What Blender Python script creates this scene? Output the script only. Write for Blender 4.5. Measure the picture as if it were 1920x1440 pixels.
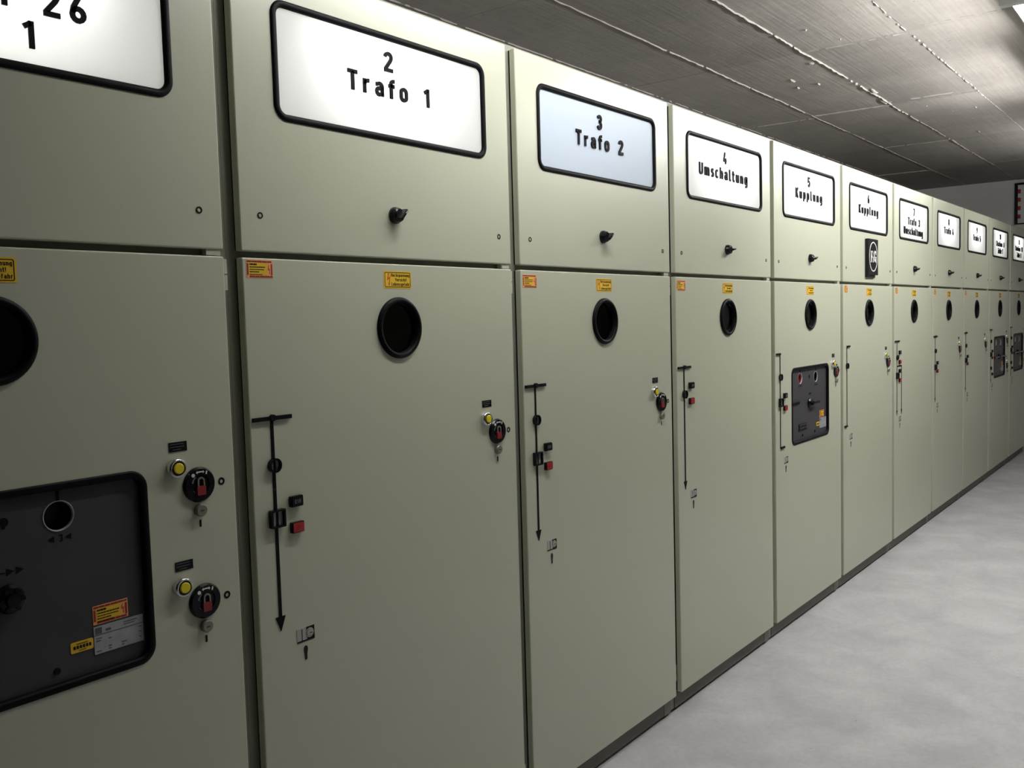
import bpy, bmesh, math, random
from mathutils import Matrix, Vector
random.seed(7)
for o in list(bpy.data.objects):
    bpy.data.objects.remove(o)
S = bpy.context.scene
COL = S.collection
PI = math.pi

# ------------------------------------------------------------------ camera
yaw, pitch, roll = 0.9081, -0.0688, -0.0280
H = 1.575
fw = Vector((math.sin(yaw)*math.cos(pitch), math.cos(yaw)*math.cos(pitch), math.sin(pitch)))
r0 = Vector((math.cos(yaw), -math.sin(yaw), 0)); u0 = r0.cross(fw)
cr = math.cos(roll)*r0 + math.sin(roll)*u0
cu = -math.sin(roll)*r0 + math.cos(roll)*u0
cam = bpy.data.cameras.new('camera'); cam_o = bpy.data.objects.new('camera', cam); COL.objects.link(cam_o)
cam.sensor_width = 36; cam.lens = 1712.37*36/1920; cam.clip_start = 0.02
M = Matrix((cr, cu, -fw)).transposed().to_4x4(); M.translation = Vector((0, -1.68, H))
cam_o.matrix_world = M
S.camera = cam_o

# ------------------------------------------------------------------ world, exposure
W = bpy.data.worlds.new('world'); S.world = W; W.use_nodes = True
W.node_tree.nodes['Background'].inputs[0].default_value = (0.02, 0.02, 0.022, 1)
W.node_tree.nodes['Background'].inputs[1].default_value = 0.3
S.view_settings.view_transform = 'Standard'; S.view_settings.look = 'None'
S.view_settings.gamma = 1; S.view_settings.use_curve_mapping = False
S.view_settings.exposure = 0.0
LAMP_POWER = 215.0       # emission strength of the ceiling tubes
SIGN_POWER = 16.0        # emission strength of the tubes inside the name signs

# ------------------------------------------------------------------ materials
def mat(name, col, rough=0.5, metal=0.0, spec=0.5, bump=None, var=None, coat=0.0):
    m = bpy.data.materials.new(name); m.use_nodes = True
    nt = m.node_tree; b = nt.nodes['Principled BSDF']
    b.inputs['Base Color'].default_value = (*col, 1); b.inputs['Roughness'].default_value = rough
    b.inputs['Metallic'].default_value = metal; b.inputs['Specular IOR Level'].default_value = spec
    b.inputs['Coat Weight'].default_value = coat
    tc = nt.nodes.new('ShaderNodeTexCoord')
    if var:      # (scale, amount, detail)
        n = nt.nodes.new('ShaderNodeTexNoise'); n.inputs['Scale'].default_value = var[0]; n.inputs['Detail'].default_value = var[2]
        nt.links.new(tc.outputs['Object'], n.inputs['Vector'])
        mx = nt.nodes.new('ShaderNodeMix'); mx.data_type = 'RGBA'
        mx.inputs[6].default_value = (*[c*(1-var[1]) for c in col], 1); mx.inputs[7].default_value = (*[min(1, c*(1+var[1])) for c in col], 1)
        nt.links.new(n.outputs['Fac'], mx.inputs[0]); nt.links.new(mx.outputs[2], b.inputs['Base Color'])
    if bump:     # (scale, strength, distance)
        n = nt.nodes.new('ShaderNodeTexNoise'); n.inputs['Scale'].default_value = bump[0]; n.inputs['Detail'].default_value = 3
        nt.links.new(tc.outputs['Object'], n.inputs['Vector'])
        bp = nt.nodes.new('ShaderNodeBump'); bp.inputs['Strength'].default_value = bump[1]; bp.inputs['Distance'].default_value = bump[2]
        nt.links.new(n.outputs['Fac'], bp.inputs['Height']); nt.links.new(bp.outputs[0], b.inputs['Normal'])
    return m
def emit(name, col, s):
    m = bpy.data.materials.new(name); m.use_nodes = True; nt = m.node_tree; nt.nodes.clear()
    e = nt.nodes.new('ShaderNodeEmission'); e.inputs[0].default_value = (*col, 1); e.inputs[1].default_value = s
    o = nt.nodes.new('ShaderNodeOutputMaterial'); nt.links.new(e.outputs[0], o.inputs[0]); return m
def opal(name, col, trans):
    m = bpy.data.materials.new(name); m.use_nodes = True; nt = m.node_tree; nt.nodes.clear()
    d = nt.nodes.new('ShaderNodeBsdfDiffuse'); d.inputs[0].default_value = (*col, 1)
    t = nt.nodes.new('ShaderNodeBsdfTranslucent'); t.inputs[0].default_value = (*col, 1)
    a = nt.nodes.new('ShaderNodeMixShader'); a.inputs[0].default_value = trans
    nt.links.new(d.outputs[0], a.inputs[1]); nt.links.new(t.outputs[0], a.inputs[2])
    g = nt.nodes.new('ShaderNodeBsdfGlossy'); g.inputs['Roughness'].default_value = 0.4
    fr = nt.nodes.new('ShaderNodeFresnel'); fr.inputs[0].default_value = 1.3
    b = nt.nodes.new('ShaderNodeMixShader'); nt.links.new(fr.outputs[0], b.inputs[0])
    nt.links.new(a.outputs[0], b.inputs[1]); nt.links.new(g.outputs[0], b.inputs[2])
    o = nt.nodes.new('ShaderNodeOutputMaterial'); nt.links.new(b.outputs[0], o.inputs[0]); return m
def glass(name, tint, refl=1.0):
    m = bpy.data.materials.new(name); m.use_nodes = True; nt = m.node_tree; nt.nodes.clear()
    t = nt.nodes.new('ShaderNodeBsdfTransparent'); t.inputs[0].default_value = (*tint, 1)
    g = nt.nodes.new('ShaderNodeBsdfGlossy'); g.inputs['Roughness'].default_value = 0.03
    fr = nt.nodes.new('ShaderNodeFresnel'); fr.inputs[0].default_value = 1.35
    b = nt.nodes.new('ShaderNodeMixShader'); nt.links.new(fr.outputs[0], b.inputs[0])
    nt.links.new(t.outputs[0], b.inputs[1]); nt.links.new(g.outputs[0], b.inputs[2])
    o = nt.nodes.new('ShaderNodeOutputMaterial'); nt.links.new(b.outputs[0], o.inputs[0]); return m

PAINT = mat('pebble_grey_paint', (0.530, 0.550, 0.425), 0.33, spec=0.85, bump=(900, 0.12, 0.0004), var=(1.6, 0.03, 2))
PAINT_SHADED = mat('shaded_frame_paint', (0.26, 0.265, 0.215), 0.5, spec=0.3)  # door paint darkened, so the shade of the door gaps sits in the colour
PLINTH = mat('plinth_grey_paint', (0.17, 0.165, 0.14), 0.6, spec=0.3)
JOINT = mat('joint_cover_paint', (0.23, 0.22, 0.19), 0.6, spec=0.3)
INSIDE = mat('cabinet_interior', (0.05, 0.05, 0.045), 0.8)
RUBBER = mat('black_rubber', (0.004, 0.004, 0.005), 0.5, spec=0.1)
BLACK = mat('black_plastic', (0.004, 0.004, 0.006), 0.25, spec=0.3)
LETTER = mat('black_lettering', (0.004, 0.004, 0.007), 0.6, spec=0.1)
MIMIC = mat('black_diagram_strip', (0.004, 0.004, 0.005), 0.55, spec=0.12)
PRINT = mat('black_print', (0.012, 0.010, 0.008), 0.6, spec=0.15)
PANEL = mat('dark_grey_panel', (0.055, 0.054, 0.057), 0.45, spec=0.25, bump=(600, 0.1, 0.0004))
CHROME = mat('chrome', (0.8, 0.8, 0.8), 0.14, metal=1)
LOCKM = mat('dull_lock_metal', (0.26, 0.25, 0.21), 0.4, metal=0.5)
YLENS = mat('yellow_lens', (0.78, 0.66, 0.02), 0.3)
RED = mat('red_plastic', (0.36, 0.014, 0.018), 0.4)
REDP = mat('padlock_red', (0.24, 0.012, 0.014), 0.45)
REDDK = mat('red_flag', (0.30, 0.010, 0.014), 0.5)
INDW = mat('pale_indicator', (0.34, 0.36, 0.40), 0.3)
GREYW = mat('grey_window_print', (0.20, 0.21, 0.24), 0.3)
STK_Y = mat('yellow_sticker', (0.82, 0.52, 0.02), 0.5)
STK_O = mat('orange_sticker', (0.90, 0.42, 0.16), 0.5)
STK_R = mat('dark_red_print', (0.30, 0.018, 0.010), 0.5)
STK_BOLT = mat('red_print', (0.62, 0.09, 0.02), 0.5)
PICT = mat('grey_white_label', (0.42, 0.42, 0.39), 0.5)
WHITE = mat('white_print', (0.72, 0.72, 0.70), 0.5)
SILVER = mat('silver_plate', (0.36, 0.38, 0.39), 0.45, var=(60, 0.25, 3))
PLATETX = mat('grey_print', (0.09, 0.09, 0.10), 0.6)
BROWN = mat('brown_barrier', (0.20, 0.13, 0.07), 0.6)
OPAL = opal('opal_acrylic', (0.82, 0.84, 0.86), 0.6)
OPAL_OFF = opal('opal_acrylic_unlit', (0.62, 0.72, 0.84), 0.12)
GLASS = glass('port_glass', (0.35, 0.35, 0.33))
TUBE = emit('sign_tube_light', (1.0, 0.97, 0.93), SIGN_POWER)
HOUSE = mat('white_enamel', (0.75, 0.75, 0.73), 0.5)
RIDGE = mat('concrete_fin', (0.40, 0.38, 0.35), 0.85)

def concrete_ceiling():
    m = bpy.data.materials.new('board_marked_concrete'); m.use_nodes = True; nt = m.node_tree; b = nt.nodes['Principled BSDF']
    N = nt.nodes.new; L = nt.links.new
    tc = N('ShaderNodeTexCoord'); b.inputs['Roughness'].default_value = 0.75
    b.inputs['Specular IOR Level'].default_value = 0.35
    mp = N('ShaderNodeMapping'); mp.inputs['Scale'].default_value = (1.3, 42, 1); L(tc.outputs['Object'], mp.inputs[0])
    g = N('ShaderNodeTexNoise'); g.inputs['Scale'].default_value = 1.6; g.inputs['Detail'].default_value = 5; L(mp.outputs[0], g.inputs[0])
    p = N('ShaderNodeTexNoise'); p.inputs['Scale'].default_value = 2.2; p.inputs['Detail'].default_value = 6; p.inputs['Roughness'].default_value = 0.65; L(tc.outputs['Object'], p.inputs[0])
    # tone of each shuttering board
    sx = N('ShaderNodeSeparateXYZ'); L(tc.outputs['Object'], sx.inputs[0])
    def fl(o, off, w):
        a = N('ShaderNodeMath'); a.operation = 'SUBTRACT'; a.inputs[1].default_value = off; L(o, a.inputs[0])
        d = N('ShaderNodeMath'); d.operation = 'DIVIDE'; d.inputs[1].default_value = w; L(a.outputs[0], d.inputs[0])
        f = N('ShaderNodeMath'); f.operation = 'FLOOR'; L(d.outputs[0], f.inputs[0]); return f.outputs[0]
    cx = N('ShaderNodeCombineXYZ'); L(fl(sx.outputs[0], -0.04, 1.685), cx.inputs[0]); L(fl(sx.outputs[1], 0.152, 0.532), cx.inputs[1])
    wn = N('ShaderNodeTexWhiteNoise'); wn.noise_dimensions = '2D'; L(cx.outputs[0], wn.inputs[0])
    r1 = N('ShaderNodeMapRange'); r1.inputs[3].default_value = 0.86; r1.inputs[4].default_value = 1.12; L(wn.outputs[0], r1.inputs[0])
    r2 = N('ShaderNodeMapRange'); r2.inputs[3].default_value = 0.80; r2.inputs[4].default_value = 1.2; L(g.outputs['Fac'], r2.inputs[0])
    r3 = N('ShaderNodeMapRange'); r3.inputs[3].default_value = 0.70; r3.inputs[4].default_value = 1.3; L(p.outputs['Fac'], r3.inputs[0])
    vo = N('ShaderNodeTexVoronoi'); vo.inputs['Scale'].default_value = 9; L(tc.outputs['Object'], vo.inputs[0])
    r4 = N('ShaderNodeMapRange'); r4.inputs[1].default_value = 0.03; r4.inputs[2].default_value = 0.06; r4.inputs[3].default_value = 0.45; r4.inputs[4].default_value = 1; L(vo.outputs['Distance'], r4.inputs[0])
    def mul(a, c):
        q = N('ShaderNodeMath'); q.operation = 'MULTIPLY'; L(a, q.inputs[0]); L(c, q.inputs[1]); return q.outputs[0]
    v = mul(mul(r1.outputs[0], r2.outputs[0]), mul(r3.outputs[0], r4.outputs[0]))
    c = N('ShaderNodeVectorMath'); c.operation = 'SCALE'; c.inputs[0].default_value = (0.35, 0.328, 0.305); L(v, c.inputs['Scale'])
    L(c.outputs[0], b.inputs['Base Color'])
    bp = N('ShaderNodeBump'); bp.inputs['Strength'].default_value = 0.5; bp.inputs['Distance'].default_value = 0.004; L(g.outputs['Fac'], bp.inputs['Height'])
    bq = N('ShaderNodeBump'); bq.inputs['Strength'].default_value = 0.5; bq.inputs['Distance'].default_value = 0.010; L(p.outputs['Fac'], bq.inputs['Height']); L(bp.outputs[0], bq.inputs['Normal'])
    L(bq.outputs[0], b.inputs['Normal']); return m
def concrete_floor():
    m = bpy.data.materials.new('painted_concrete_floor'); m.use_nodes = True; nt = m.node_tree; b = nt.nodes['Principled BSDF']
    N = nt.nodes.new; L = nt.links.new; tc = N('ShaderNodeTexCoord')
    n = N('ShaderNodeTexNoise'); n.inputs['Scale'].default_value = 3.2; n.inputs['Detail'].default_value = 8; n.inputs['Roughness'].default_value = 0.62; n.inputs['Distortion'].default_value = 0.4; L(tc.outputs['Object'], n.inputs[0])
    r = N('ShaderNodeValToRGB'); L(n.outputs['Fac'], r.inputs[0])
    r.color_ramp.elements[0].position = 0.30; r.color_ramp.elements[0].color = (0.41, 0.415, 0.425, 1)
    r.color_ramp.elements[1].position = 0.66; r.color_ramp.elements[1].color = (0.57, 0.56, 0.58, 1)
    n2 = N('ShaderNodeTexNoise'); n2.inputs['Scale'].default_value = 45; n2.inputs['Detail'].default_value = 4; L(tc.outputs['Object'], n2.inputs[0])
    q = N('ShaderNodeMapRange'); q.inputs[1].default_value = 0.3; q.inputs[2].default_value = 0.7; q.inputs[3].default_value = 0.95; q.inputs[4].default_value = 1.05; L(n2.outputs['Fac'], q.inputs[0])
    s = N('ShaderNodeVectorMath'); s.operation = 'SCALE'; L(r.outputs[0], s.inputs[0]); L(q.outputs[0], s.inputs['Scale'])
    L(s.outputs[0], b.inputs['Base Color']); b.inputs['Roughness'].default_value = 0.62
    return m
CEIL = concrete_ceiling(); FLOOR = concrete_floor()
WALL = mat('grey_plaster_wall', (0.80, 0.78, 0.77), 0.85, bump=(160, 0.25, 0.002), var=(3, 0.06, 4))

WALLD = mat('dark_wall', (0.08, 0.08, 0.075), 0.85)

# ------------------------------------------------------------------ mesh helpers (x right, z up, -y towards the room)
class MB:
    def __init__(s): s.v = []; s.f = []; s.sm = []
    def add(s, vs, fs, smooth=False):
        b = len(s.v); s.v += [tuple(v) for v in vs]; s.f += [tuple(i+b for i in f) for f in fs]; s.sm += [smooth]*len(fs); return s
    def box(s, x0, x1, y0, y1, z0, z1):
        vs = [(x, y, z) for z in (z0, z1) for y in (y0, y1) for x in (x0, x1)]
        return s.add(vs, [(0,2,3,1),(4,5,7,6),(0,1,5,4),(2,6,7,3),(0,4,6,2),(1,3,7,5)])
    def loft(s, loops, cap0=False, cap1=False, smooth=False):
        n = len(loops[0]); vs = [p for l in loops for p in l]; fs = []
        for k in range(len(loops)-1):
            for i in range(n):
                j = (i+1) % n; fs.append((k*n+i, k*n+j, (k+1)*n+j, (k+1)*n+i))
        s.add(vs, fs, smooth)
        if cap0: s.add(loops[0], [tuple(range(n))])
        if cap1: s.add(loops[-1], [tuple(range(n))])
        return s
    def cyl(s, cx, cz, prof, n=32, cap=True, smooth=False):     # prof [(r, y)...] axis y
        return s.loft([circ(cx, cz, r, y, n) for r, y in prof], False, cap, smooth)
    def prism(s, poly, y0, y1):
        a = [(x, y0, z) for x, z in poly]; b = [(x, y1, z) for x, z in poly]; return s.loft([b, a], False, True)
    def ribbon(s, pts, w, y0, y1, closed=False):
        n = len(pts); L = []; R = []
        for i in range(n):
            p = Vector(pts[i]); a = Vector(pts[(i-1) % n]) if (i or closed) else None; b = Vector(pts[(i+1) % n]) if (i < n-1 or closed) else None
            d1 = (p-a).normalized() if a is not None and (p-a).length > 1e-9 else None
            d2 = (b-p).normalized() if b is not None and (b-p).length > 1e-9 else None
            if d1 is None: d1 = d2
            if d2 is None: d2 = d1
            t = (d1+d2); t = t.normalized() if t.length > 1e-6 else d1
            nrm = Vector((-t.y, t.x)); c = max(0.45, abs(nrm.dot(Vector((-d1.y, d1.x)))))
            o = nrm*(w/2/c); L.append(p+o); R.append(p-o)
        vs = [(q.x, y, q.y) for y in (y0, y1) for q in L+R]; fs = []
        m = n if closed else n-1
        for i in range(m):
            j = (i+1) % n
            fs += [(i, j, n+j, n+i), (2*n+i, i, j, 2*n+j)[::-1], (n+i, n+j, 3*n+j, 3*n+i)]
        if not closed: fs += [(0, n, 3*n, 2*n), (n-1, 2*n-1, 4*n-1, 3*n-1)]
        return s.add(vs, fs)
    def mesh(s, name, m):
        me = bpy.data.meshes.new(name); me.from_pydata(s.v, [], s.f)
        for p, k in zip(me.polygons, s.sm): p.use_smooth = k
        bm = bmesh.new(); bm.from_mesh(me); bmesh.ops.recalc_face_normals(bm, faces=bm.faces); bm.to_mesh(me); bm.free()
        me.materials.append(m); return me
    def obj(s, name, m, parent=None):
        o = bpy.data.objects.new(name, s.mesh(name, m)); COL.objects.link(o); o.parent = parent; return o
def circ(cx, cz, r, y, n=32, a0=0.0): return [(cx+r*math.cos(2*PI*i/n+a0), y, cz+r*math.sin(2*PI*i/n+a0)) for i in range(n)]
def rr(x0, z0, x1, z1, r, y=None, n=6, inset=0.0):
    x0 += inset; z0 += inset; x1 -= inset; z1 -= inset; r = max(0.0005, r-inset); out = []
    for cx, cz, a in ((x1-r, z1-r, 0), (x0+r, z1-r, PI/2), (x0+r, z0+r, PI), (x1-r, z0+r, 3*PI/2)):
        for k in range(n+1):
            t = a+PI/2*k/n; p = (cx+r*math.cos(t), cz+r*math.sin(t)); out.append(p if y is None else (p[0], y, p[1]))
    return out
def holed_plate(name, m, parent, outer, holes, y0, y1, rad=0.0):
    """sheet with real openings; outer (x0,z0,x1,z1); holes are 2D loops; rounded outer rim"""
    x0, z0, x1, z1 = outer; bm = bmesh.new()
    rim = rr(x0, z0, x1, z1, rad+0.0008, n=3, inset=rad)
    loops = [rim]+holes; edges = []; vl = []
    for lp in loops:
        vs = [bm.verts.new((p[0], y0, p[1])) for p in lp]; vl.append(vs)
        edges += [bm.edges.new((vs[i], vs[(i+1) % len(vs)])) for i in range(len(vs))]
    bmesh.ops.triangle_fill(bm, use_beauty=True, use_dissolve=False, edges=edges, normal=(0, -1, 0))
    prev = vl[0]; secs = []
    if rad:
        for k in range(1, 5): secs.append((rad-rad*math.sin(PI/2*k/4), y0+rad-rad*math.cos(PI/2*k/4)))
    secs.append((0, y1)) if rad else secs.append((0, y1))
    for ins, y in secs:
        lp = rr(x0, z0, x1, z1, rad+0.0008, n=3, inset=ins)
        cur = [bm.verts.new((p[0], y, p[1])) for p in lp]
        for i in range(len(cur)):
            f = bm.faces.new((prev[i], prev[(i+1) % len(cur)], cur[(i+1) % len(cur)], cur[i])); f.smooth = False
        prev = cur
    for vs in vl[1:]:
        cur = [bm.verts.new((v.co.x, y1, v.co.z)) for v in vs]
        for i in range(len(cur)): bm.faces.new((vs[i], vs[(i+1) % len(cur)], cur[(i+1) % len(cur)], cur[i]))
    bmesh.ops.recalc_face_normals(bm, faces=bm.faces)
    me = bpy.data.meshes.new(name); bm.to_mesh(me); bm.free(); me.materials.append(m)
    o = bpy.data.objects.new(name, me); COL.objects.link(o); o.parent = parent; return o
def thing(name, label, cat, loc, group=None):
    o = bpy.data.objects.new(name, None); COL.objects.link(o); o.location = loc; o.empty_display_size = 0.1
    o['label'] = label; o['category'] = cat
    if group: o['group'] = group
    return o
def struct(o): o['kind'] = 'structure'; return o

# ------------------------------------------------------------------ DIN style stroke letters, cap height 1
e = 0.07; XH = 0.72
def arc(cx, cz, rx, rz, a0, a1, n=8): return [(cx+rx*math.cos(math.radians(a0+(a1-a0)*k/n)), cz+rz*math.sin(math.radians(a0+(a1-a0)*k/n))) for k in range(n+1)]
def stad(w, h, z0=0.0):
    r = w/2-e; return arc(w/2, z0+h-e-r, r, r, 0, 180)+arc(w/2, z0+e+r, r, r, 180, 360)
G = {}
G['T'] = (.52, [[(0, 1-e), (.52, 1-e)], [(.26, 1-e), (.26, 0)]])
G['r'] = (.36, [[(e, 0), (e, XH)], [(e, .42)]+arc(.29, .43, .22, .22, 170, 80)])
G['a'] = (.46, [[(.04, .60)]+arc(.23, .49, .16, .16, 135, 0)+[(.39, 0)], arc(.21, .235, .14, .165, 60, 300)+[(.39, .16)], [(.26, .395), (.39, .395)]])
G['f'] = (.34, [[(.14, 0), (.14, .78)]+arc(.28, .79, .14, .14, 180, 90)+[(.34, .93)], [(0, .66), (.33, .66)]])
G['o'] = (.46, [('c', stad(.46, XH))])
G['1'] = (.30, [[(.23, 0), (.23, 1)], [(.23, .93), (.02, .77)]])
G['2'] = (.50, [arc(.25, .75, .18, .18, 180, -20)+[(.36, .56), (.08, .14), (.08, e), (.5, e)]])
G['3'] = (.50, [arc(.25, .745, .17, .185, 165, -75)+[(.22, .55)], [(.22, .55)]+arc(.25, .30, .18, .23, 78, -165)])
G['4'] = (.50, [[(.27, 1), (.09, .32), (.09, .27), (.5, .27)], [(.37, .50), (.37, 0)]])
G['5'] = (.50, [[(.46, 1-e), (.10, 1-e), (.09, .53)]+arc(.25, .33, .18, .26, 120, -150)])
G['6'] = (.50, [('c', arc(.25, .30, .18, .23, 0, 360, 14)[:-1]), [(.075, .34), (.12, .58), (.31, 1)]])
G['7'] = (.48, [[(0, 1-e), (.42, 1-e), (.40, .80), (.18, 0)]])
G['8'] = (.50, [('c', arc(.25, .745, .165, .185, 0, 360, 12)[:-1]), ('c', arc(.25, .31, .18, .24, 0, 360, 12)[:-1])])
G['9'] = (.50, [('c', arc(.25, .70, .18, .23, 0, 360, 14)[:-1]), [(.425, .66), (.38, .42), (.19, 0)]])
G['0'] = (.50, [('c', stad(.50, 1))])
G['U'] = (.54, [[(e, 1)]+arc(.27, .27, .20, .20, 180, 360)+[(.47, 1)]])
G['m'] = (.70, [[(e, 0), (e, XH)], arc(.21, .51, .14, .14, 180, 0)+[(.35, 0)], arc(.49, .51, .14, .14, 180, 0)+[(.63, 0)]])
G['n'] = (.46, [[(e, 0), (e, XH)], arc(.23, .49, .16, .16, 180, 0)+[(.39, 0)]])
G['h'] = (.46, [[(e, 0), (e, 1)], arc(.23, .49, .16, .16, 180, 0)+[(.39, 0)]])
G['u'] = (.46, [[(e, XH)]+arc(.23, .23, .16, .16, 180, 360), [(.39, XH), (.39, 0)]])
G['s'] = (.42, [arc(.22, .52, .14, .13, 35, 270, 6)[:5]+[(.16, .41), (.26, .34)]+arc(.21, .21, .14, .14, 60, -145, 6)])
G['c'] = (.42, [arc(.23, .49, .16, .16, 50, 180)+arc(.23, .23, .16, .16, 180, 310)])
G['e'] = (.46, [[(.07, .36), (.39, .36)]+arc(.23, .49, .16, .16, 0, 180)+arc(.23, .23, .16, .16, 180, 315)])
G['l'] = (.26, [[(e+.02, 1), (.09, .17)]+arc(.20, .17, .11, .10, 180, 270, 4)+[(.26, e)]])
G['t'] = (.34, [[(.13, 1-.06), (.13, .20)]+arc(.25, .20, .12, .13, 180, 270, 4)+[(.33, e)], [(0, .66), (.32, .66)]])
G['i'] = (.14, [[(e, 0), (e, XH)], [(e, .86), (e, 1)]])
G['p'] = (.46, [[(e, XH), (e, -.26)], arc(.23, .49, .16, .16, 180, 0)+arc(.23, .23, .16, .16, 0, -180)])
G['b'] = (.46, [[(e, 1), (e, 0)], arc(.23, .49, .16, .16, 180, 0)+arc(.23, .23, .16, .16, 0, -180)])
G['g'] = (.46, [('c', arc(.23, .49, .16, .16, 0, 180)+arc(.23, .23, .16, .16, 180, 360)), [(.39, XH), (.39, -.06)]+arc(.23, -.06, .16, .14, 0, -120)])
G['K'] = (.52, [[(e, 0), (e, 1)], [(.47, 1), (.09, .42)], [(.20, .60), (.47, 0)]])
G['S'] = (.50, [arc(.25, .75, .17, .18, 30, 250)[:7]+[(.15, .56), (.33, .46)]+arc(.25, .28, .18, .21, 45, -150)])
G['Z'] = (.50, [[(0, 1-e), (.43, 1-e), (.07, e), (.5, e)]])
G['H'] = (.54, [[(e, 0), (e, 1)], [(.47, 0), (.47, 1)], [(e, .52), (.47, .52)]])
G['V'] = (.52, [[(.05, 1), (.26, 0.04), (.47, 1)]])
G['L'] = (.44, [[(e, 1), (e, e), (.44, e)]])
G['E'] = (.46, [[(.46, 1-e), (e, 1-e), (e, e), (.46, e)], [(e, .5), (.42, .5)]])
G['I'] = (.14, [[(e, 0), (e, 1)]])
G['N'] = (.54, [[(e, 0), (e, .98), (.47, .02), (.47, 1)]])
G['A'] = (.54, [[(.03, 0), (.27, .96), (.51, 0)], [(.12, .28), (.42, .28)]])
G['!'] = (.14, [[(e, .28), (e, 1)], [(e, 0), (e, .14)]])
G[' '] = (.42, [])
def text_w(t, sp): return sum(G[c][0] for c in t)+sp*(len(t)-1)
def text(mb, t, x0, x1, z, h, y0, y1, bold=0.14, each=None, wide=1.0):
    """letters of cap height h on baseline z, spread between x0 and x1"""
    nat = text_w(t, 0)*h*wide; n = max(1, len(t)-1)
    if x1 is None: k = 1; sp = .14*h; x0 = x0-(nat+sp*(len(t)-1))/2
    else:
        sp = (x1-x0-nat)/n; k = 1
        if sp < .05*h: sp = .05*h; k = (x1-x0-sp*n)/nat
    k *= wide
    x = x0
    for c in t:
        w, st = G[c]
        if each: mb = MB()
        for p in st:
            cl = p[0] == 'c'; q = p[1] if cl else p
            mb.ribbon([(x+a*h*k, z+b*h) for a, b in q], bold*h, y0, y1, cl)
        if each and st: each(mb)
        x += w*h*k+sp
    return mb

# ------------------------------------------------------------------ room
ZC = 2.985; XW = 11.6; YB = 1.75; YF = -4.2; XL = -5.0
struct(MB().box(XL, XW, YF, YB, -0.12, 0).obj('floor', FLOOR))
ceil_mb = MB(); ys = [-4.2, -3.577, -3.045, -2.513, -1.981, -1.449, -0.917, -0.385, 0.152, 0.684, 1.216, 1.75]
xs = [XL, -3.41, -1.725, -0.04, 1.645, 3.33, 5.0, 6.68, 8.38, 10.05, XW]
for i in range(10):
    for j in range(11):
        z = ZC+random.uniform(0, .004); ceil_mb.box(xs[i], xs[i+1], ys[j], ys[j+1], z, ZC+.15)
ceiling = struct(ceil_mb.obj('ceiling', CEIL))
def ridge(mb, a, b, w, h, step=0.03, gaps=0.1):
    n = int((Vector(b)-Vector(a)).length/step); d = Vector((b[0]-a[0], b[1]-a[1])).normalized(); nn = Vector((-d.y, d.x)); prev = None; on = True; off = 0
    for k in range(n+1):
        if random.random() < gaps: on = not on if not on else False
        elif not on and random.random() < .5: on = True
        off = off*.85+random.uniform(-.0022, .0022)
        c = Vector(a)+d*(k*step)+nn*off; ww = w*random.uniform(.3, 1.2); hh = h*random.uniform(.3, 1.4)
        cur = [(c.x-nn.x*ww, c.y-nn.y*ww, ZC+.004), (c.x, c.y, ZC-hh), (c.x+nn.x*ww, c.y+nn.y*ww, ZC+.004)]
        if prev and on: mb.add(prev+cur, [(0, 1, 4, 3), (1, 2, 5, 4)])
        prev = cur
fin = MB()
for y, w, h, g in ((.684, .0024, .004, .05), (.152, .0034, .006, .08), (-.385, .0024, .0035, .40), (-.917, .004, .006, .25), (1.216, .003, .004, .2), (-1.449, .004, .006, .3)):
    ridge(fin, (XL, y), (XW, y), w, h, .03, g)
for x, ya, yb, g in ((6.72, .684, 1.216, .15), (6.67, .152, .684, .04), (8.39, .152, .684, .1), (10.05, .684, 1.216, .1), (5.03, -.385, .152, .3), (6.61, -.25, .152, .1), (4.97, -.917, -.385, .35), (3.33, .152, .684, .8)):
    ridge(fin, (x, ya), (x-.05*(yb-ya), yb), .0025, .0035, .02, g)
def blob(mb, x, y, sx, sy, sz, ang):
    n = 9; base = []; top = []
    for k in range(n):
        t = 2*PI*k/n; r = random.uniform(.75, 1.15); px = sx*math.cos(t)*r; py = sy*math.sin(t)*r
        qx = px*math.cos(ang)-py*math.sin(ang); qy = px*math.sin(ang)+py*math.cos(ang)
        base.append((x+qx, y+qy, ZC+.004)); top.append((x+qx*.45, y+qy*.45, ZC-sz*random.uniform(.7, 1.1)))
    mb.loft([base, top], False, True)
for x, y, sx, sy in ((5.55, .42, .05, .007), (5.75, .33, .03, .006), (5.75, .46, .03, .005), (4.62, .0, .012, .006), (4.9, -.08, .006, .005), (6.9, -.02, .012, .006), (7.2, -.12, .012, .006), (7.2, -.27, .05, .01), (8.2, -.10, .06, .012), (6.2, .13, .09, .012), (6.55, .17, .12, .014), (8.5, .15, .12, .012), (5.25, .20, .03, .02)):
    blob(fin, x, y, sx, sy, .006, 0.02)
fin.obj('ceiling_fins', RIDGE, ceiling)
struct(MB().box(XW, XW+.15, YF, YB, -.12, ZC+.15).obj('wall_right', WALL))
struct(MB().box(XL-.15, XL, YF, YB, -.12, ZC+.15).obj('wall_left', WALLD))
struct(MB().box(XL-.15, XW+.15, YB, YB+.15, -.12, ZC+.15).obj('wall_back', WALL))
struct(MB().box(XL-.15, XW+.15, YF-.15, YF, -.12, ZC+.15).obj('wall_front', WALLD))

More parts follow.
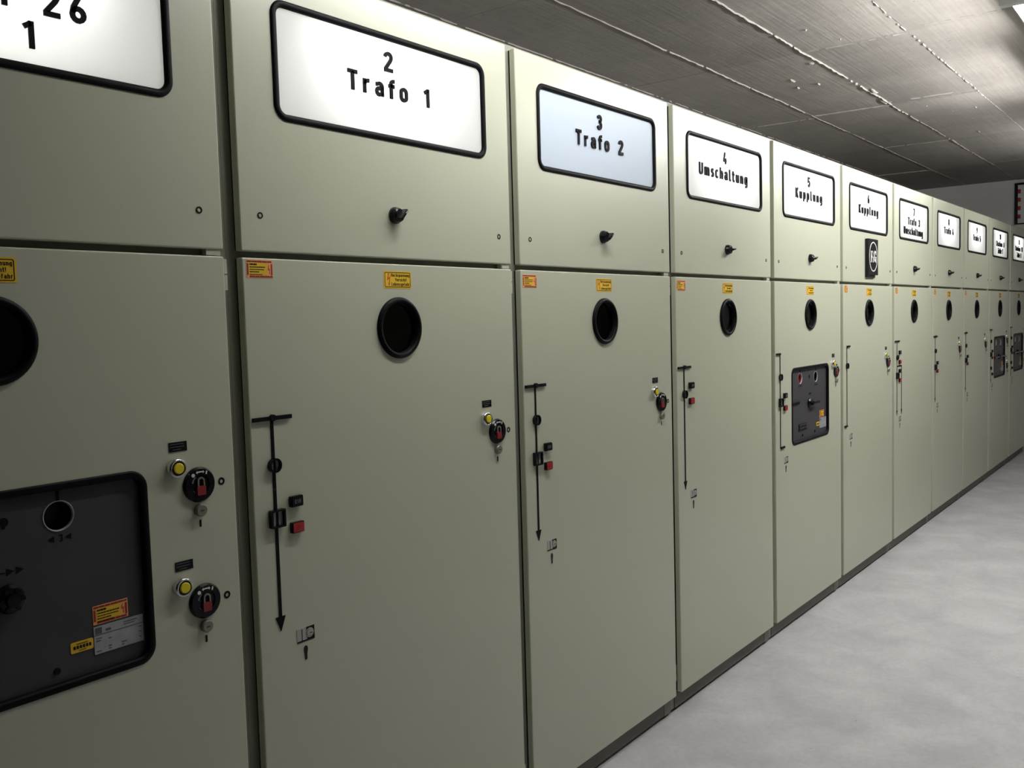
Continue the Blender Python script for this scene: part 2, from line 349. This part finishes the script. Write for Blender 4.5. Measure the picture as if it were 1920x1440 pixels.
# ------------------------------------------------------------------ ceiling luminaire (just outside the picture, lights the aisle)
DR = 0.16      # drop of the battens below the ceiling
def luminaire(x0, x1, y, label, power=1.0):
    t = thing('ceiling_light', label, 'light', ((x0+x1)/2, y, ZC)); hw = (x1-x0)/2
    b = MB(); b.box(-hw, hw, -.035, .035, -DR-.062, -DR); b.obj('housing', HOUSE, t)
    for s in (-1, 1): MB().box(s*hw*.7-.005, s*hw*.7+.005, -.005, .005, -DR, 0).obj('suspension_rod', HOUSE, t)
    for s in (-1, 1): MB().box(s*hw-.02, s*hw+.02, -.05, .05, -DR-.105, -DR-.062).obj('tube_holder', HOUSE, t)
    n = 10; loops = []
    for xx in (-hw+.02, hw-.02): loops.append([(xx, .013*math.cos(2*PI*k/n), -DR-.088+.013*math.sin(2*PI*k/n)) for k in range(n)])
    MB().loft(loops, True, True, False).obj('fluorescent_tube', emit('ceiling_tube_light', (1.0, 0.98, 0.95), LAMP_POWER*power), t)  # strength set per lamp to fit the brightness on the doors
    return t

luminaire(5.60, 7.10, -0.93, 'bare fluorescent batten light hung nearest the cabinets, above the sixth and seventh cabinets', 1.0)
luminaire(1.45, 2.90, -0.58, 'bare fluorescent batten light hung above the second and third cabinets', 0.58)
luminaire(8.00, 9.50, -0.93, 'bare fluorescent batten light nearest the end wall', 0.4)
luminaire(4.00, 5.35, -1.03, 'bare fluorescent batten light hung above the fourth and fifth cabinets', 1.25)

# ------------------------------------------------------------------ cabinets
LX = {1: .222, 2: 1.2145, 3: 2.2085, 4: 3.199, 5: 4.190, 6: 5.178, 7: 6.184, 8: 7.186, 9: 8.200, 10: 9.232, 11: 10.235, 12: 11.24}
ZT = 2.384; ZUB = 1.7435; ZLT = 1.729; ZLB = .075; ZF = 2.398; YFR = .0255
SIG = (.104, 2.038, .848, 2.306)          # outer rim of the name sign
PORT = (.472, 1.5655)
WIN = (.205, .915, .745, 1.304)           # breaker window outer rim
TEXTS = {1: [('1', .47, None), ('Station 26', .262, .676), ('Zelle 1', .345, .578)], 2: [('2', .468, None), ('Trafo 1', .329, .615)],
         3: [('3', .466, None), ('Trafo 2', .322, .618)], 4: [('4', .462, None), ('Umschaltung', .220, .690)],
         5: [('5', .465, None), ('Kupplung', .283, .655)], 6: [('6', .468, None), ('Kupplung', .285, .655)],
         7: [('7', .475, None), ('Trafo 3', .328, .622), ('Umschaltung', .225, .700)], 8: [('8', .475, None), ('Trafo 4', .330, .622)],
         9: [('9', .475, None), ('Trafo 5', .330, .622)], 10: [('10', .475, None), ('Station 8', .285, .668), ('Zelle 1', .365, .592)],
         11: [('11', .475, None), ('Station 10', .270, .676), ('Zelle 3', .365, .592)]}
LZ = (2.213, 2.1465, 2.0815)
LABELS = {1: 'grey switchgear cabinet cut off by the left edge, with two yellow buttons',
 2: 'grey switchgear cabinet with the big lit sign 2 Trafo 1',
 3: 'grey switchgear cabinet with the unlit bluish sign 3 Trafo 2',
 4: 'grey switchgear cabinet with the lit sign 4 Umschaltung, without a yellow button',
 5: 'grey switchgear cabinet signed 5 Kupplung with a dark operating window',
 6: 'grey switchgear cabinet signed 6 Kupplung with a black square emblem plate under the sign',
 7: 'grey switchgear cabinet signed 7 Trafo 3 Umschaltung with a forked black diagram',
 8: 'grey switchgear cabinet with the lit sign 8 Trafo 4',
 9: 'grey switchgear cabinet with the lit sign 9 Trafo 5',
 10: 'grey switchgear cabinet with dark window, signed 10 Station 8 Zelle 1',
 11: 'grey switchgear cabinet at the far end of the row, against the end wall'}

def push_button(root, x, z, mm, word):
    b = MB(); b.loft([rr(x, z-.0125, x+.034, z+.0125, .002, y) for y in (0.0, -.0085)], False, False); 
    b.loft([rr(x, z-.0125, x+.034, z+.0125, .002, -.0085), rr(x, z-.0125, x+.034, z+.0125, .002, -.0085, inset=.002)], False, True)
    o = b.obj('push_button', BLACK, root)
    MB().loft([rr(x+.002, z-.0105, x+.032, z+.0105, .002, y) for y in (-.0083, -.0115)], False, True).obj('button_cap', mm, o)
    t = MB(); text(t, word, x+.009, x+.025, z-.0045, .009, -.0118, -.0113); t.obj('button_lettering', GREYW if mm is BLACK else STK_R, o)
    return o
def ring_ind(root, x, z):
    o = MB().loft([circ(x, z, .0165, 0, 24), circ(x, z, .0165, -.010, 24), circ(x, z, .0125, -.010, 24), circ(x, z, .0125, -.003, 24)]).obj('round_indicator', BLACK, root)
    MB().add(circ(x, z, .0125, -.003, 24), [tuple(range(24))]).add([(x-.0028, -.0034, z-.0125), (x+.0028, -.0034, z-.0125), (x+.0028, -.0034, z+.0125), (x-.0028, -.0034, z+.0125)], []).obj('indicator_window', INDW, o)
    MB().box(x-.0028, x+.0028, -.0045, -.0031, z-.012, z+.012).obj('indicator_bar', MIMIC, o)
    return o
def square_ind(root, x, z):
    o = MB().loft([rr(x-.0195, z-.0205, x+.0195, z+.0205, .002, y, inset=i) for i, y in ((0, 0), (0, -.012), (.0045, -.012), (.0045, -.004))]).obj('square_indicator', BLACK, root)
    MB().box(x-.015, x+.015, -.0045, -.003, z-.016, z+.016).obj('indicator_window', INDW, o)
    MB().box(x-.0028, x+.0028, -.0060, -.0046, z-.0158, z+.0158).obj('indicator_bar', MIMIC, o)
    return o
def key_mark(root, x, z):
    o = MB(); p = arc(x, z+.0245, .0055, .0085, -20, 200, 8); o.prism(p+[(x-.0035, z+.012), (x-.0030, z), (x-.001, z-.001), (x+.003, z+.001), (x+.0032, z+.012)], -.0012, .0002)
    return o.obj('keyhole_cover', BLACK, root)
def pictogram(root, x, z):
    o = MB().box(x, x+.051, -.0008, .0002, z, z+.0325).obj('lock_pictogram', PICT, root)
    b = MB(); b.prism([(x+.027, z+.0325), (x+.051, z+.0325), (x+.051, z), (x+.018, z), (x+.018, z+.003), (x+.030, z+.004)], -.0011, -.0006)
    b.box(x, x+.02, -.0011, -.0006, z, z+.0035); b.box(x+.0135, x+.0155, -.0011, -.0006, z+.003, z+.030); b.obj('pictogram_print', PRINT, o)
    MB().cyl(x+.037, z+.0175, [(.0115, -.0009), (.0115, -.0014)], 20).obj('pictogram_dial', PICT, o)
    b = MB(); b.ribbon([(x+.036, z+.016), (x+.045, z+.016)], .0022, -.0018, -.0013); b.ribbon(arc(x+.037, z+.0175, .0085, .0085, 100, 290), .0012, -.0018, -.0013); b.obj('pictogram_needle', PLATETX, o)
    return o
def hv_sticker(root, x, z):
    w, h = .100, .0445; x0 = x-w/2; z0 = z-h/2
    o = MB().loft([rr(x0, z0, x0+w, z0+h, .004, y) for y in (.0002, -.0006)], False, True).obj('high_voltage_sticker', STK_Y, root)
    MB().ribbon(rr(x0+.0045, z0+.004, x0+w-.0045, z0+h-.004, .003), .0016, -.0009, -.0004, True).obj('sticker_border', PRINT, o)
    b = MB(); b.prism([(x0+.0165, z0+h-.006), (x0+.0200, z0+h-.006), (x0+.0155, z0+.0265), (x0+.0235, z0+.0315), (x0+.0205, z0+.014), (x0+.0225, z0+.014), (x0+.019, z0+.006), (x0+.0165, z0+.014), (x0+.0185, z0+.014), (x0+.0195, z0+.0255), (x0+.0110, z0+.0200)], -.0010, -.0004)
    b.obj('lightning_arrow', STK_BOLT, o)
    b = MB(); text(b, 'Hochspannung', x0+.0265, x0+.0925, z0+.0300, .0085, -.0010, -.0004, .15); text(b, 'Vorsicht!', x0+.041, x0+.082, z0+.0185, .0085, -.0010, -.0004, .15); text(b, 'Lebensgefahr', x0+.0275, x0+.0930, z0+.0072, .0085, -.0010, -.0004, .15)
    b.obj('sticker_lettering', PRINT, o); return o
def warn_sticker(root, x0, z0, w=.0705, h=.0395, y=0.0):
    o = MB().box(x0, x0+w, y-.0006, y+.0002, z0, z0+h).obj('warning_sticker', STK_O, root)
    MB().box(x0+.007, x0+w-.016, y-.0009, y-.0005, z0+.0065, z0+h-.0065).obj('sticker_field', STK_Y, o)
    b = MB(); q = y-.0011; p = y-.0006
    for s in (z0+.0018, z0+h-.0050):
        xx = x0+.002+(.006 if s < z0+.01 else 0)
        while xx < x0+w-.006:
            l = min(random.uniform(.009, .014), x0+w-.002-xx); b.box(xx, xx+l, q, p, s, s+.0034); xx += l+.0012
    for s in (x0+.0018, x0+w-.0055): b.box(s, s+.0034, q, p, z0+.0065, z0+h-.008)
    b.obj('sticker_frame_print', STK_R, o)
    b = MB()
    for k, (l, t) in enumerate(((.018, .0036), (.040, .0022), (.038, .0018), (.024, .0022), (.032, .0016))):
        zz = z0+h-.0115-k*.0052; xx = x0+.0085
        while xx < x0+.0085+l*w/.0705:
            ll = random.uniform(.002, .0055); b.box(xx, xx+ll, q, p, zz, zz+t); xx += ll+.0006
    b.obj('sticker_text_lines', PRINT, o)
    MB().prism([(x0+w-.0115, z0+h-.009), (x0+w-.010, z0+h-.009), (x0+w-.0115, z0+.021), (x0+w-.008, z0+.022), (x0+w-.0085, z0+.012), (x0+w-.0075, z0+.012), (x0+w-.009, z0+.008), (x0+w-.0105, z0+.012), (x0+w-.0097, z0+.012), (x0+w-.0100, z0+.018), (x0+w-.014, z0+.0175)], q, p).obj('lightning_arrow', STK_BOLT, o)
    return o
def lock_set(root, zo):
    z = 1.3385+zo
    o = MB().box(.796, .8365, -.0012, .0002, z-.0098, z+.0098).obj('instruction_plate', BLACK, root)
    b = MB()
    for k, l in enumerate((.031, .032, .018)):
        zz = z+.0045-k*.0055; xx = .7985+(.006 if k == 2 else 0); end = xx+l
        while xx < end: ll = random.uniform(.0015, .004); b.box(xx, min(xx+ll, end), -.0015, -.0010, zz, zz+.0018); xx += ll+.0007
    b.obj('plate_text_lines', PLATETX, o)
    z = 1.2955+zo; x = .808
    o = MB().cyl(x, z, [(.0200, 0), (.0200, -.009), (.0185, -.0125), (.0155, -.0140), (.0150, -.0110)], 32, False, True).obj('yellow_push_button', CHROME, root)
    MB().cyl(x, z, [(.0150, -.0100), (.0150, -.0122), (.0115, -.0122)], 28, True).obj('button_collar', BLACK, o)
    MB().cyl(x, z, [(.0112, -.0120), (.0112, -.0145), (.0095, -.0155)], 28, True).obj('button_lens', YLENS, o)
    x, z = .8595, 1.2535+zo
    o = MB().cyl(x, z, [(.0370, 0), (.0370, -.003), (.0335, -.0075), (.0215, -.0075), (.0205, -.0045), ], 40, True).obj('lockable_selector', BLACK, root)
    b = MB(); b.cyl(x-.0165, z+.0215, [(.0040, -.0075), (.0040, -.0082)], 14); b.ribbon(arc(x, z, .0272, .0272, 104, 76), .0026, -.0082, -.0074); b.ribbon([(x+.0140, z+.0205), (x+.0155, z+.0275)], .0032, -.0082, -.0074)
    for s in (-1, 1): b.prism([(x+s*.0065, z+.0302), (x+s*.0065, z+.0232), (x+s*.0100, z+.0260)], -.0082, -.0074)
    b.obj('position_marks', WHITE, o)
    b = MB(); b.ribbon(arc(x-.001, z, .0187, .0187, 215, 325), .0012, -.0056, -.0044); b.ribbon(arc(x-.001, z+.003, .016, .016, 120, 175), .003, -.0056, -.0044); b.obj('recess_rim', GREYW, o)
    b = MB(); b.ribbon([(x-.0058, z-.003), (x-.0058, z+.008)]+arc(x+.001, z+.008, .0068, .0065, 170, 10)+[(x+.0078, z-.003)], .0032, -.0095, -.0060); b.obj('padlock_shackle', LOCKM, o)
    MB().loft([rr(x-.0090, z-.0215, x+.0108, z-.0020, .002, yy, 3) for yy in (-.0045, -.0100)], False, True).obj('padlock_body', REDP, o)
    x, z = .9145, 1.2520+zo
    MB().ribbon(arc(x, z, .0058, .0062, 0, 360, 18)[:-1], .0038, -.0008, .0002, True).obj('round_mark', MIMIC, root)
    x, z = .8585, 1.2000+zo
    o = MB().cyl(x, z, [(.0128, 0), (.0128, -.009), (.0112, -.0115)], 24).obj('cylinder_lock', LOCKM, root)
    MB().box(x-.004, x+.004, -.0122, -.0114, z-.0007, z+.0007).obj('key_slot', PRINT, o)
    MB().box(.8575, .8615, -.0008, .0002, 1.1645+zo, 1.1790+zo).obj('bar_mark', MIMIC, root)
def selector(root, ang):
    x, z = .4705, 1.8525
    o = MB().cyl(x, z, [(.0215, 0), (.0215, -.006), (.0190, -.012), (.0170, -.018), (.0145, -.020)], 32).obj('rotary_switch', BLACK, root)
    c, s = math.cos(ang), math.sin(ang)
    def rect(wx, wz, y, dz=0): return [(x+a*c-(b+dz)*s, y, z+a*s+(b+dz)*c) for a, b in ((-wx, -wz), (wx, -wz), (wx*.6, wz), (-wx*.6, wz))]
    MB().loft([rect(.0060, .0175, -.017), rect(.0050, .0170, -.034), rect(.0036, .0150, -.038)], False, True).obj('switch_grip', BLACK, o)
    MB().loft([rect(.0008, .0050, -.0379, .009), rect(.0008, .0050, -.0386, .009)], False, True).obj('grip_mark', WHITE, o)
def sign(root, n):
    x0, z0, x1, z1 = SIG
    lit = n != 3
    o = MB().add(rr(x0+.012, z0+.012, x1-.012, z1-.012, .024, .003), [tuple(range(28))]).obj('name_sign', OPAL if lit else OPAL_OFF, root)
    if n == 3: o['label'] = 'unlit bluish sign panel'
    MB().loft([rr(x0, z0, x1, z1, .036, y, 8, i) for i, y in ((0, .0005), (.001, -.0030), (.004, -.0052), (.0105, -.0052), (.0148, -.0030), (.0165, .0005), (.0165, .004))], False, False, True).obj('sign_gasket', RUBBER, o)
    for (t, a, b), z in zip(TEXTS[n], LZ):
        text(None, t, a, b, z, .0475, -.0012, .0032, .195, lambda m: m.obj('sign_letter', LETTER, o), 1.25)
    h = MB(); h.loft([rr(x0+.010, z0+.010, x1-.010, z1-.010, .01, y) for y in (.0225, .120)], False, True); h.obj('lamp_housing', HOUSE, o)
    if lit:
        c = (x0+x1)/2; m = 8
        MB().loft([[(xx, .075+.013*math.cos(2*PI*k/m), z1-.075+.013*math.sin(2*PI*k/m)) for k in range(m)] for xx in (c-.21, c+.21)], True, True).obj('sign_tube', TUBE, o)
def breaker(root, n):
    x0, z0, x1, z1 = WIN; P = .009
    o = MB().add(rr(x0+.01, z0+.01, x1-.01, z1-.01, .02, P), [tuple(range(28))])
    # panel is pierced by the two round recesses, built as an opening sheet
    cr_, cb = (.347, 1.2445), (.5720, 1.2400); R = .0270
    pan = holed_plate('operating_panel', PANEL, root, (x0+.008, z0+.008, x1-.008, z1-.008), [[(p[0], p[2]) for p in circ(cr_[0], cr_[1], R, 0, 32)], [(p[0], p[2]) for p in circ(cb[0], cb[1], R, 0, 32)]], P, P+.012)
    MB().loft([rr(x0, z0, x1, z1, .036, y, 8, i) for i, y in ((0, .0005), (.001, -.0020), (.004, -.0032), (.011, -.0032), (.0150, -.001), (.0155, P+.001))], False, False, True).obj('window_gasket', RUBBER, pan)
    for (cx, cz), m in ((cr_, REDDK), (cb, BLACK)):
        MB().cyl(cx, cz, [(R, P+.004), (R-.001, P+.030)], 32).obj('round_recess', m, pan)
        MB().cyl(cx, cz, [(R+.0022, P), (R+.0016, P-.0012), (R, P-.0004), (R-.0006, P+.004)], 32, False, True).obj('recess_rim', SILVER, pan)
    y0, y1 = P-.0008, P+.0002
    def mark(name): b.obj(name, MIMIC, pan); return MB()
    b = MB(); b.box(cb[0]-.003, cb[0]+.003, y0, y1, 1.268, 1.288); b = mark('on_mark'); b.ribbon(arc(cr_[0], 1.279, .005, .0085, 0, 360, 14)[:-1], .003, y0, y1, True); b = mark('off_mark')
    def tri(cx, cz, w, h, s): b.prism([(cx-s*w/2, cz), (cx+s*w/2, cz+h/2), (cx+s*w/2, cz-h/2)], y0, y1)
    for k in (0, 1, 2): tri(cr_[0]-.017+.017*k, 1.2060, .0115, .012, 1)
    b = mark('arrow_marks')
    tri(cb[0]-.016, 1.1985, .0110, .0115, 1); tri(cb[0]+.0155, 1.1985, .0110, .0115, 1); b.ribbon([(cb[0]-.001, 1.204), (cb[0]+.004, 1.204), (cb[0]+.004, 1.1935), (cb[0], 1.1925)], .002, y0, y1); b = mark('arrow_marks')
    for k in (0, 1): tri(.482+.0165*k, 1.1570, .0135, .013, -1)
    b.box(.462, .472, y0, y1, 1.1555, 1.1575); b = mark('arrow_marks')
    b.cyl(.4755, 1.246, [(.0085, P), (.0085, P-.001)], 18); b.box(.472, .478, y0, y1, 1.234, 1.246)
    b = mark('charge_indicator')
    if n in (1, 5): b.box(.235, .330, P-.005, P+.0002, 1.117, 1.127); b = mark('slot_bar')
    for sx in (.552, .375): MB().cyl(sx, .9530, [(.006, P), (.006, P-.003)], 14).obj('panel_screw', MIMIC, pan)
    kx, kz = .476, 1.1090
    k = MB().cyl(kx, kz, [(.026, P), (.026, P-.006), (.021, P-.014), (.013, P-.016), (.012, P-.024)], 32).obj('crank_socket', BLACK, pan)
    if n == 5:
        MB().box(kx, kx+.085, P-.026, P-.018, kz-.006, kz+.006).obj('crank_lever', BLACK, pan)
    if n in (10, 11):
        MB().box(x0+.018, x1-.018, P-.020, P-.010, 1.102, 1.115).obj('crank_lever', BLACK, pan)
    if n == 1:
        for a in range(6): k2 = MB().cyl(kx+.018*math.cos(a*1.05), kz+.018*math.sin(a*1.05), [(.0045, P-.010), (.0045, P-.018)], 12); k2.obj('socket_pin', BLACK, k)
    w = warn_sticker(root, .6245, 1.0180, .0705, .0365, P); 
    if n == 5: pass
    o = MB().box(.624, .7245, P-.0012, P+.0002, .9610, 1.0145).obj('rating_plate', SILVER, root)
    b = MB(); b.box(.6275, .6400, P-.0016, P-.001, 1.0000, 1.0120); b.box(.624, .7245, P-.0016, P-.001, .9975, .9985)
    for r in range(6):
        for c0 in (.628, .652, .678, .715):
            if random.random() < .75: l = random.uniform(.004, .012 if c0 < .7 else .007); b.box(c0, c0+l, P-.0016, P-.001, .9655+.005*r, .9672+.005*r)
    b.box(.684, .712, P-.0016, P-.001, 1.0085, 1.0098); b.box(.684, .706, P-.0016, P-.001, 1.0040, 1.0053); b.box(.648, .658, P-.0016, P-.001, 1.0020, 1.0060); b.obj('plate_print', PLATETX, o)
    o = MB().loft([rr(.579, .9760, .6225, .9965, .003, yy, 3) for yy in (P, P-.0009)], False, True).obj('yellow_phone_sticker', STK_Y, root)
    b = MB()
    for k in range(6): b.box(.584+k*.006, .588+k*.006, P-.0014, P-.0008, .9830, .9890)
    b.box(.590, .612, P-.0014, P-.0008, .9915, .9928); b.box(.594, .608, P-.0014, P-.0008, .9790, .9800); b.obj('sticker_text_lines', PRINT, o)
    if n == 5:
        o = MB().box(.325, .4250, P-.004, P, .985, 1.011).obj('cast_nameplate', BLACK, root); MB().ribbon(rr(.333, .9895, .417, 1.0065, .002), .0022, P-.0046, P-.0039, True).obj('nameplate_border', PLATETX, o); MB().box(.318, .432, P-.003, P, .978, .984).obj('nameplate_foot', BLACK, o)
def mimic(root, n):
    X = .0585; b = MB(); y0, y1 = -.0016, .0002; w = .0080
    ztop, zbot = 1.3726, .918
    def arrow(x): b.prism([(x-.0135, .9195), (x+.0135, .9195), (x, .8855)], y0, y1)
    if n == 6:
        b.ribbon([(X, .9265), (X, 1.3775)], w, y0, y1); b.box(X-.002, X+.050, -.006, y1, 1.3735, 1.3825); b.box(X-.045, X+.002, -.006, y1, .9215, .9305)
        b.obj('black_line_diagram', MIMIC, root); ring_ind(root, X, 1.2685)
    elif n == 5:
        b.ribbon([(X, .9265), (X, 1.3775)], w, y0, y1); b.box(X-.049, X+.002, -.006, y1, 1.3765, 1.3855); b.box(X-.002, X+.048, -.006, y1, .9215, .9305)
        b.obj('black_line_diagram', MIMIC, root); ring_ind(root, X, 1.2685); square_ind(root, X, 1.1470)
        push_button(root, .0965, 1.1765, BLACK, 'EIN'); push_button(root, .0965, 1.1160, RED, 'AUS')
    elif n in (1, 10, 11):
        b.ribbon([(X, .918), (X, 1.3726)], w, y0, y1); arrow(X); b.box(X-.052, X+.053, -.006, y1, 1.3685, 1.3775)
        b.obj('black_line_diagram', MIMIC, root); ring_ind(root, X, 1.2665); square_ind(root, X, 1.1460); ring_ind(root, X, 1.0210); 
        push_button(root, .0965, 1.1765, BLACK, 'EIN'); push_button(root, .0965, 1.1160, RED, 'AUS'); push_button(root, .0965, .9650, BLACK, 'EIN')
    elif n == 7:
        b.ribbon([(X, .918), (X, 1.3726)], w, y0, y1); arrow(X); b.box(X-.052, X+.053, -.006, y1, 1.3685, 1.3775)
        b.ribbon([(X, 1.209), (X+.107, 1.209), (X+.107, .918)], w, y0, y1); arrow(X+.107)
        b.obj('black_line_diagram', MIMIC, root); ring_ind(root, X, 1.2665); square_ind(root, X, 1.1480)
        push_button(root, .0965, 1.2985, BLACK, 'EIN'); push_button(root, .0965, 1.2360, RED, 'AUS'); push_button(root, .0965, 1.1765, BLACK, 'EIN'); push_button(root, .0965, 1.1160, RED, 'AUS')
    else:
        b.ribbon([(X, .918), (X, 1.3726)], w, y0, y1); arrow(X); b.box(X-.052, X+.053, -.006, y1, 1.3685, 1.3775); b.cyl(X, 1.374, [(.0075, 0), (.0075, -.0085)], 16)
        b.obj('black_line_diagram', MIMIC, root); ring_ind(root, X, 1.2665)
        if n == 4: push_button(root, .0965, 1.2985, BLACK, 'EIN'); push_button(root, .0965, 1.2360, RED, 'AUS')
        else: square_ind(root, X, 1.1460); push_button(root, .0965, 1.1765, BLACK, 'EIN'); push_button(root, .0965, 1.1160, RED, 'AUS')
def badge(root):
    o = MB(); cx, cz = .490, 1.8975
    o.box(cx-.094, cx+.094, -.020, 0, cz-.108, cz+.104); pl = o.obj('emblem_plate', BLACK, root)
    MB().box(cx-.094, cx+.062, -.012, 0, cz-.122, cz-.108).obj('emblem_bracket', BLACK, pl)
    b = MB(); f, k = -.0212, -.0195
    b.ribbon(arc(cx, cz, .078, .085, 0, 360, 48)[:-1], .0062, f, k, True)
    # F
    x = cx-.056; zb = cz-.034; h = .068
    b.box(x+.006, x+.022, f, k, zb, zb+h); b.box(x-.001, x+.029, f, k, zb, zb+.006); b.box(x-.001, x+.049, f, k, zb+h-.006, zb+h)
    b.prism([(x+.049, zb+h), (x+.049, zb+h-.019), (x+.045, zb+h-.019), (x+.036, zb+h-.006)], f, k); b.box(x+.022, x+.036, f, k, zb+.032, zb+.038); b.box(x+.033, x+.037, f, k, zb+.024, zb+.046)
    # &
    x = cx-.004; z = cz-.024
    b.ribbon([(x+.012, z-.008), (x-.003, z+.012)]+arc(x+.001, z+.017, .005, .005, 200, -40, 8)+[(x-.006, z+.002)]+arc(x-.001, z-.002, .006, .006, 160, 330, 8)+[(x+.012, z+.006)], .0036, f, k)
    # G
    x = cx+.032; z = cz
    b.ribbon(arc(x, z+.004, .0165, .027, 50, 310, 18), .0115, f, k); b.box(x+.011, x+.020, f, k, z+.012, z+.034); b.box(x+.008, x+.021, f, k, z-.034, z-.002); b.box(x+.000, x+.026, f, k, z-.004, z+.001)
    b.obj('emblem_lettering', WHITE, pl)

GROUP = 'switchgear cabinets standing in a row'
def cabinet(n):
    w = LX[n+1]-LX[n]-.044; full = w+.044
    root = thing('switchgear_cabinet', LABELS[n], 'cabinet', (LX[n], 0, 0), GROUP)
    a, c = -.022, w+.022-.0006; brk = n in (1, 5, 10, 11)
    # carcass: open box with a front frame
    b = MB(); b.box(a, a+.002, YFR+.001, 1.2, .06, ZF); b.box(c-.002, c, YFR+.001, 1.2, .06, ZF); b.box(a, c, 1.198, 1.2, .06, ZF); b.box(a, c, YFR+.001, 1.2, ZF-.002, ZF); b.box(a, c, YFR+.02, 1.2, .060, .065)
    b.obj('carcass', PAINT_SHADED, root)
    holed_plate('door_frame', PAINT_SHADED, root, (a, .0120, c, ZF), [rr(.040, 1.80, w-.040, ZT-.05, .01), rr(.040, .16, w-.040, 1.68, .01)], YFR, YFR+.012)
    b = MB(); b.box(a, c, YFR+.035, YFR+.045, 0, .060); b.obj('plinth', INSIDE, root)
    b = MB(); b.box(a+.004, w-.0660, YFR-.0035, YFR+.004, .0130, ZLB-.004); b.obj('plinth_cover', PLINTH, root)
    MB().box(w-.0620, w-.012, YFR-.0045, YFR+.004, .0105, ZLB-.004).obj('joint_cover', JOINT, root)
    # inner wall behind the ports
    MB().box(.05, w-.05, .16, .165, .1, 1.70).obj('inner_partition', BROWN if n == 2 else INSIDE, root)
    # upper door
    x0, z0, x1, z1 = SIG
    ud = holed_plate('upper_door', PAINT, root, (0, ZUB, w, ZT), [rr(x0+.006, z0+.006, x1-.006, z1-.006, .03)], 0, .0190, .0035)
    MB().loft([rr(0, ZUB, w, ZT, .004, y, 3, i) for i, y in ((.0025, .0185), (.0025, YFR), (.012, YFR), (.012, .0185))]).obj('gap_shade_strip', RUBBER, ud)  # black strip added as the shade line between door and frame
    for sx in (.0535, w-.055):
        MB().cyl(sx, 1.8225, [(.0072, 0), (.0072, -.0012), (.0046, -.0012), (.0040, .0020)], 18).obj('door_screw', RUBBER, ud)
        MB().cyl(sx, 1.8225, [(.0040, .001), (.0036, -.0004)], 6).obj('screw_core', PAINT, ud)
    MB().box(w-.040, w-.006, .004, .022, ZUB-.0125, ZUB+.001).obj('hinge', PAINT, ud)
    # lower door
    holes = [[(p[0], p[2]) for p in circ(PORT[0], PORT[1], .070, 0, 40)]]
    if brk: holes.append(rr(WIN[0]+.006, WIN[1]+.006, WIN[2]-.006, WIN[3]-.006, .03))
    ld = holed_plate('lower_door', PAINT, root, (0, ZLB, w, ZLT), holes, 0, .0190, .0035)
    MB().loft([rr(0, ZLB, w, ZLT, .004, y, 3, i) for i, y in ((.0025, .0185), (.0025, YFR), (.012, YFR), (.012, .0185))]).obj('gap_shade_strip', RUBBER, ld)  # lower door: same added strip, black in place of gap shade
    for za, zb in ((1.6930, 1.7240), (1.6580, 1.6900), (.135, .165), (.168, .200)): MB().box(w+.0015, w+.0085, .004, .0235, za, zb).obj('hinge', PAINT, ld)
    # viewing port
    pt = MB().cyl(PORT[0], PORT[1], [(.0790, .0005), (.0790, -.0035), (.0765, -.0075), (.0715, -.0095), (.0670, -.0085), (.0645, -.0040), (.0640, .0120)], 48, False, True).obj('viewing_port', RUBBER, root)
    MB().cyl(PORT[0], PORT[1], [(.0642, .0060), (.0642, .0080)], 40).obj('port_glass', GLASS, pt)
    hv_sticker(root, .4720, 1.6888)
    if n in (2, 3, 4, 6, 7, 8, 9, 1): warn_sticker(root, .0105 if n < 5 else .022, 1.6850 if n == 2 else (1.6750 if n < 5 else 1.682), .0705 if n < 6 else .05)
    mimic(root, n)
    if brk: breaker(root, n)
    pictogram(root, .1020, .8425); key_mark(root, .1260, .7990)
    if n not in (4, 7): lock_set(root, 0)
    if n in (1, 10, 11): lock_set(root, -.2465)
    sign(root, n)
    if n == 6: badge(root)
    else: selector(root, {1: -.5, 2: -.75, 3: -.95, 4: -1.45}.get(n, -1.3))
    return root
for n in range(1, 12): cabinet(n)

# ------------------------------------------------------------------ board on the end wall, floor scraps
def scrap(x, y, sx, sy, ang, label):
    n = 7; lo = []; hi = []
    for k in range(n):
        t = 2*PI*k/n; r = random.uniform(.7, 1.2); px = sx*r*math.cos(t); py = sy*r*math.sin(t)
        q = (x+px*math.cos(ang)-py*math.sin(ang), y+px*math.sin(ang)+py*math.cos(ang)); lo.append((*q, 0)); hi.append((x+(q[0]-x)*.8, y+(q[1]-y)*.8, .0022+.001*math.sin(t)))
    o = MB().loft([lo, hi], False, True).obj('scrap', WHITE); o['label'] = label; o['category'] = 'scrap'; return o
scrap(3.1764, -.5320, .0055, .0025, .3, 'longer tiny white scrap on the grey floor, nearer the camera')
scrap(3.4899, -.5918, .0030, .0022, 1.0, 'smallest white speck on the grey floor, farther from the camera')
t = thing('wall_board', 'white board with a red and white striped edge on the end wall', 'board', (XW-.02, -.15, 2.49))
MB().box(-.012, .019, -.30, .335, 0, .455).obj('board_backing', BLACK, t)
MB().box(-.024, -.012, -.30, .30, .012, .43).obj('board_face', WHITE, t)
b = MB(); c = MB()
for k in range(9):
    (b if k % 2 else c).box(-.030, -.024, .272, .300, .015+k*.046, .015+(k+1)*.046)
b.obj('red_edge_stripes', RED, t); c.obj('white_edge_stripes', WHITE, t)
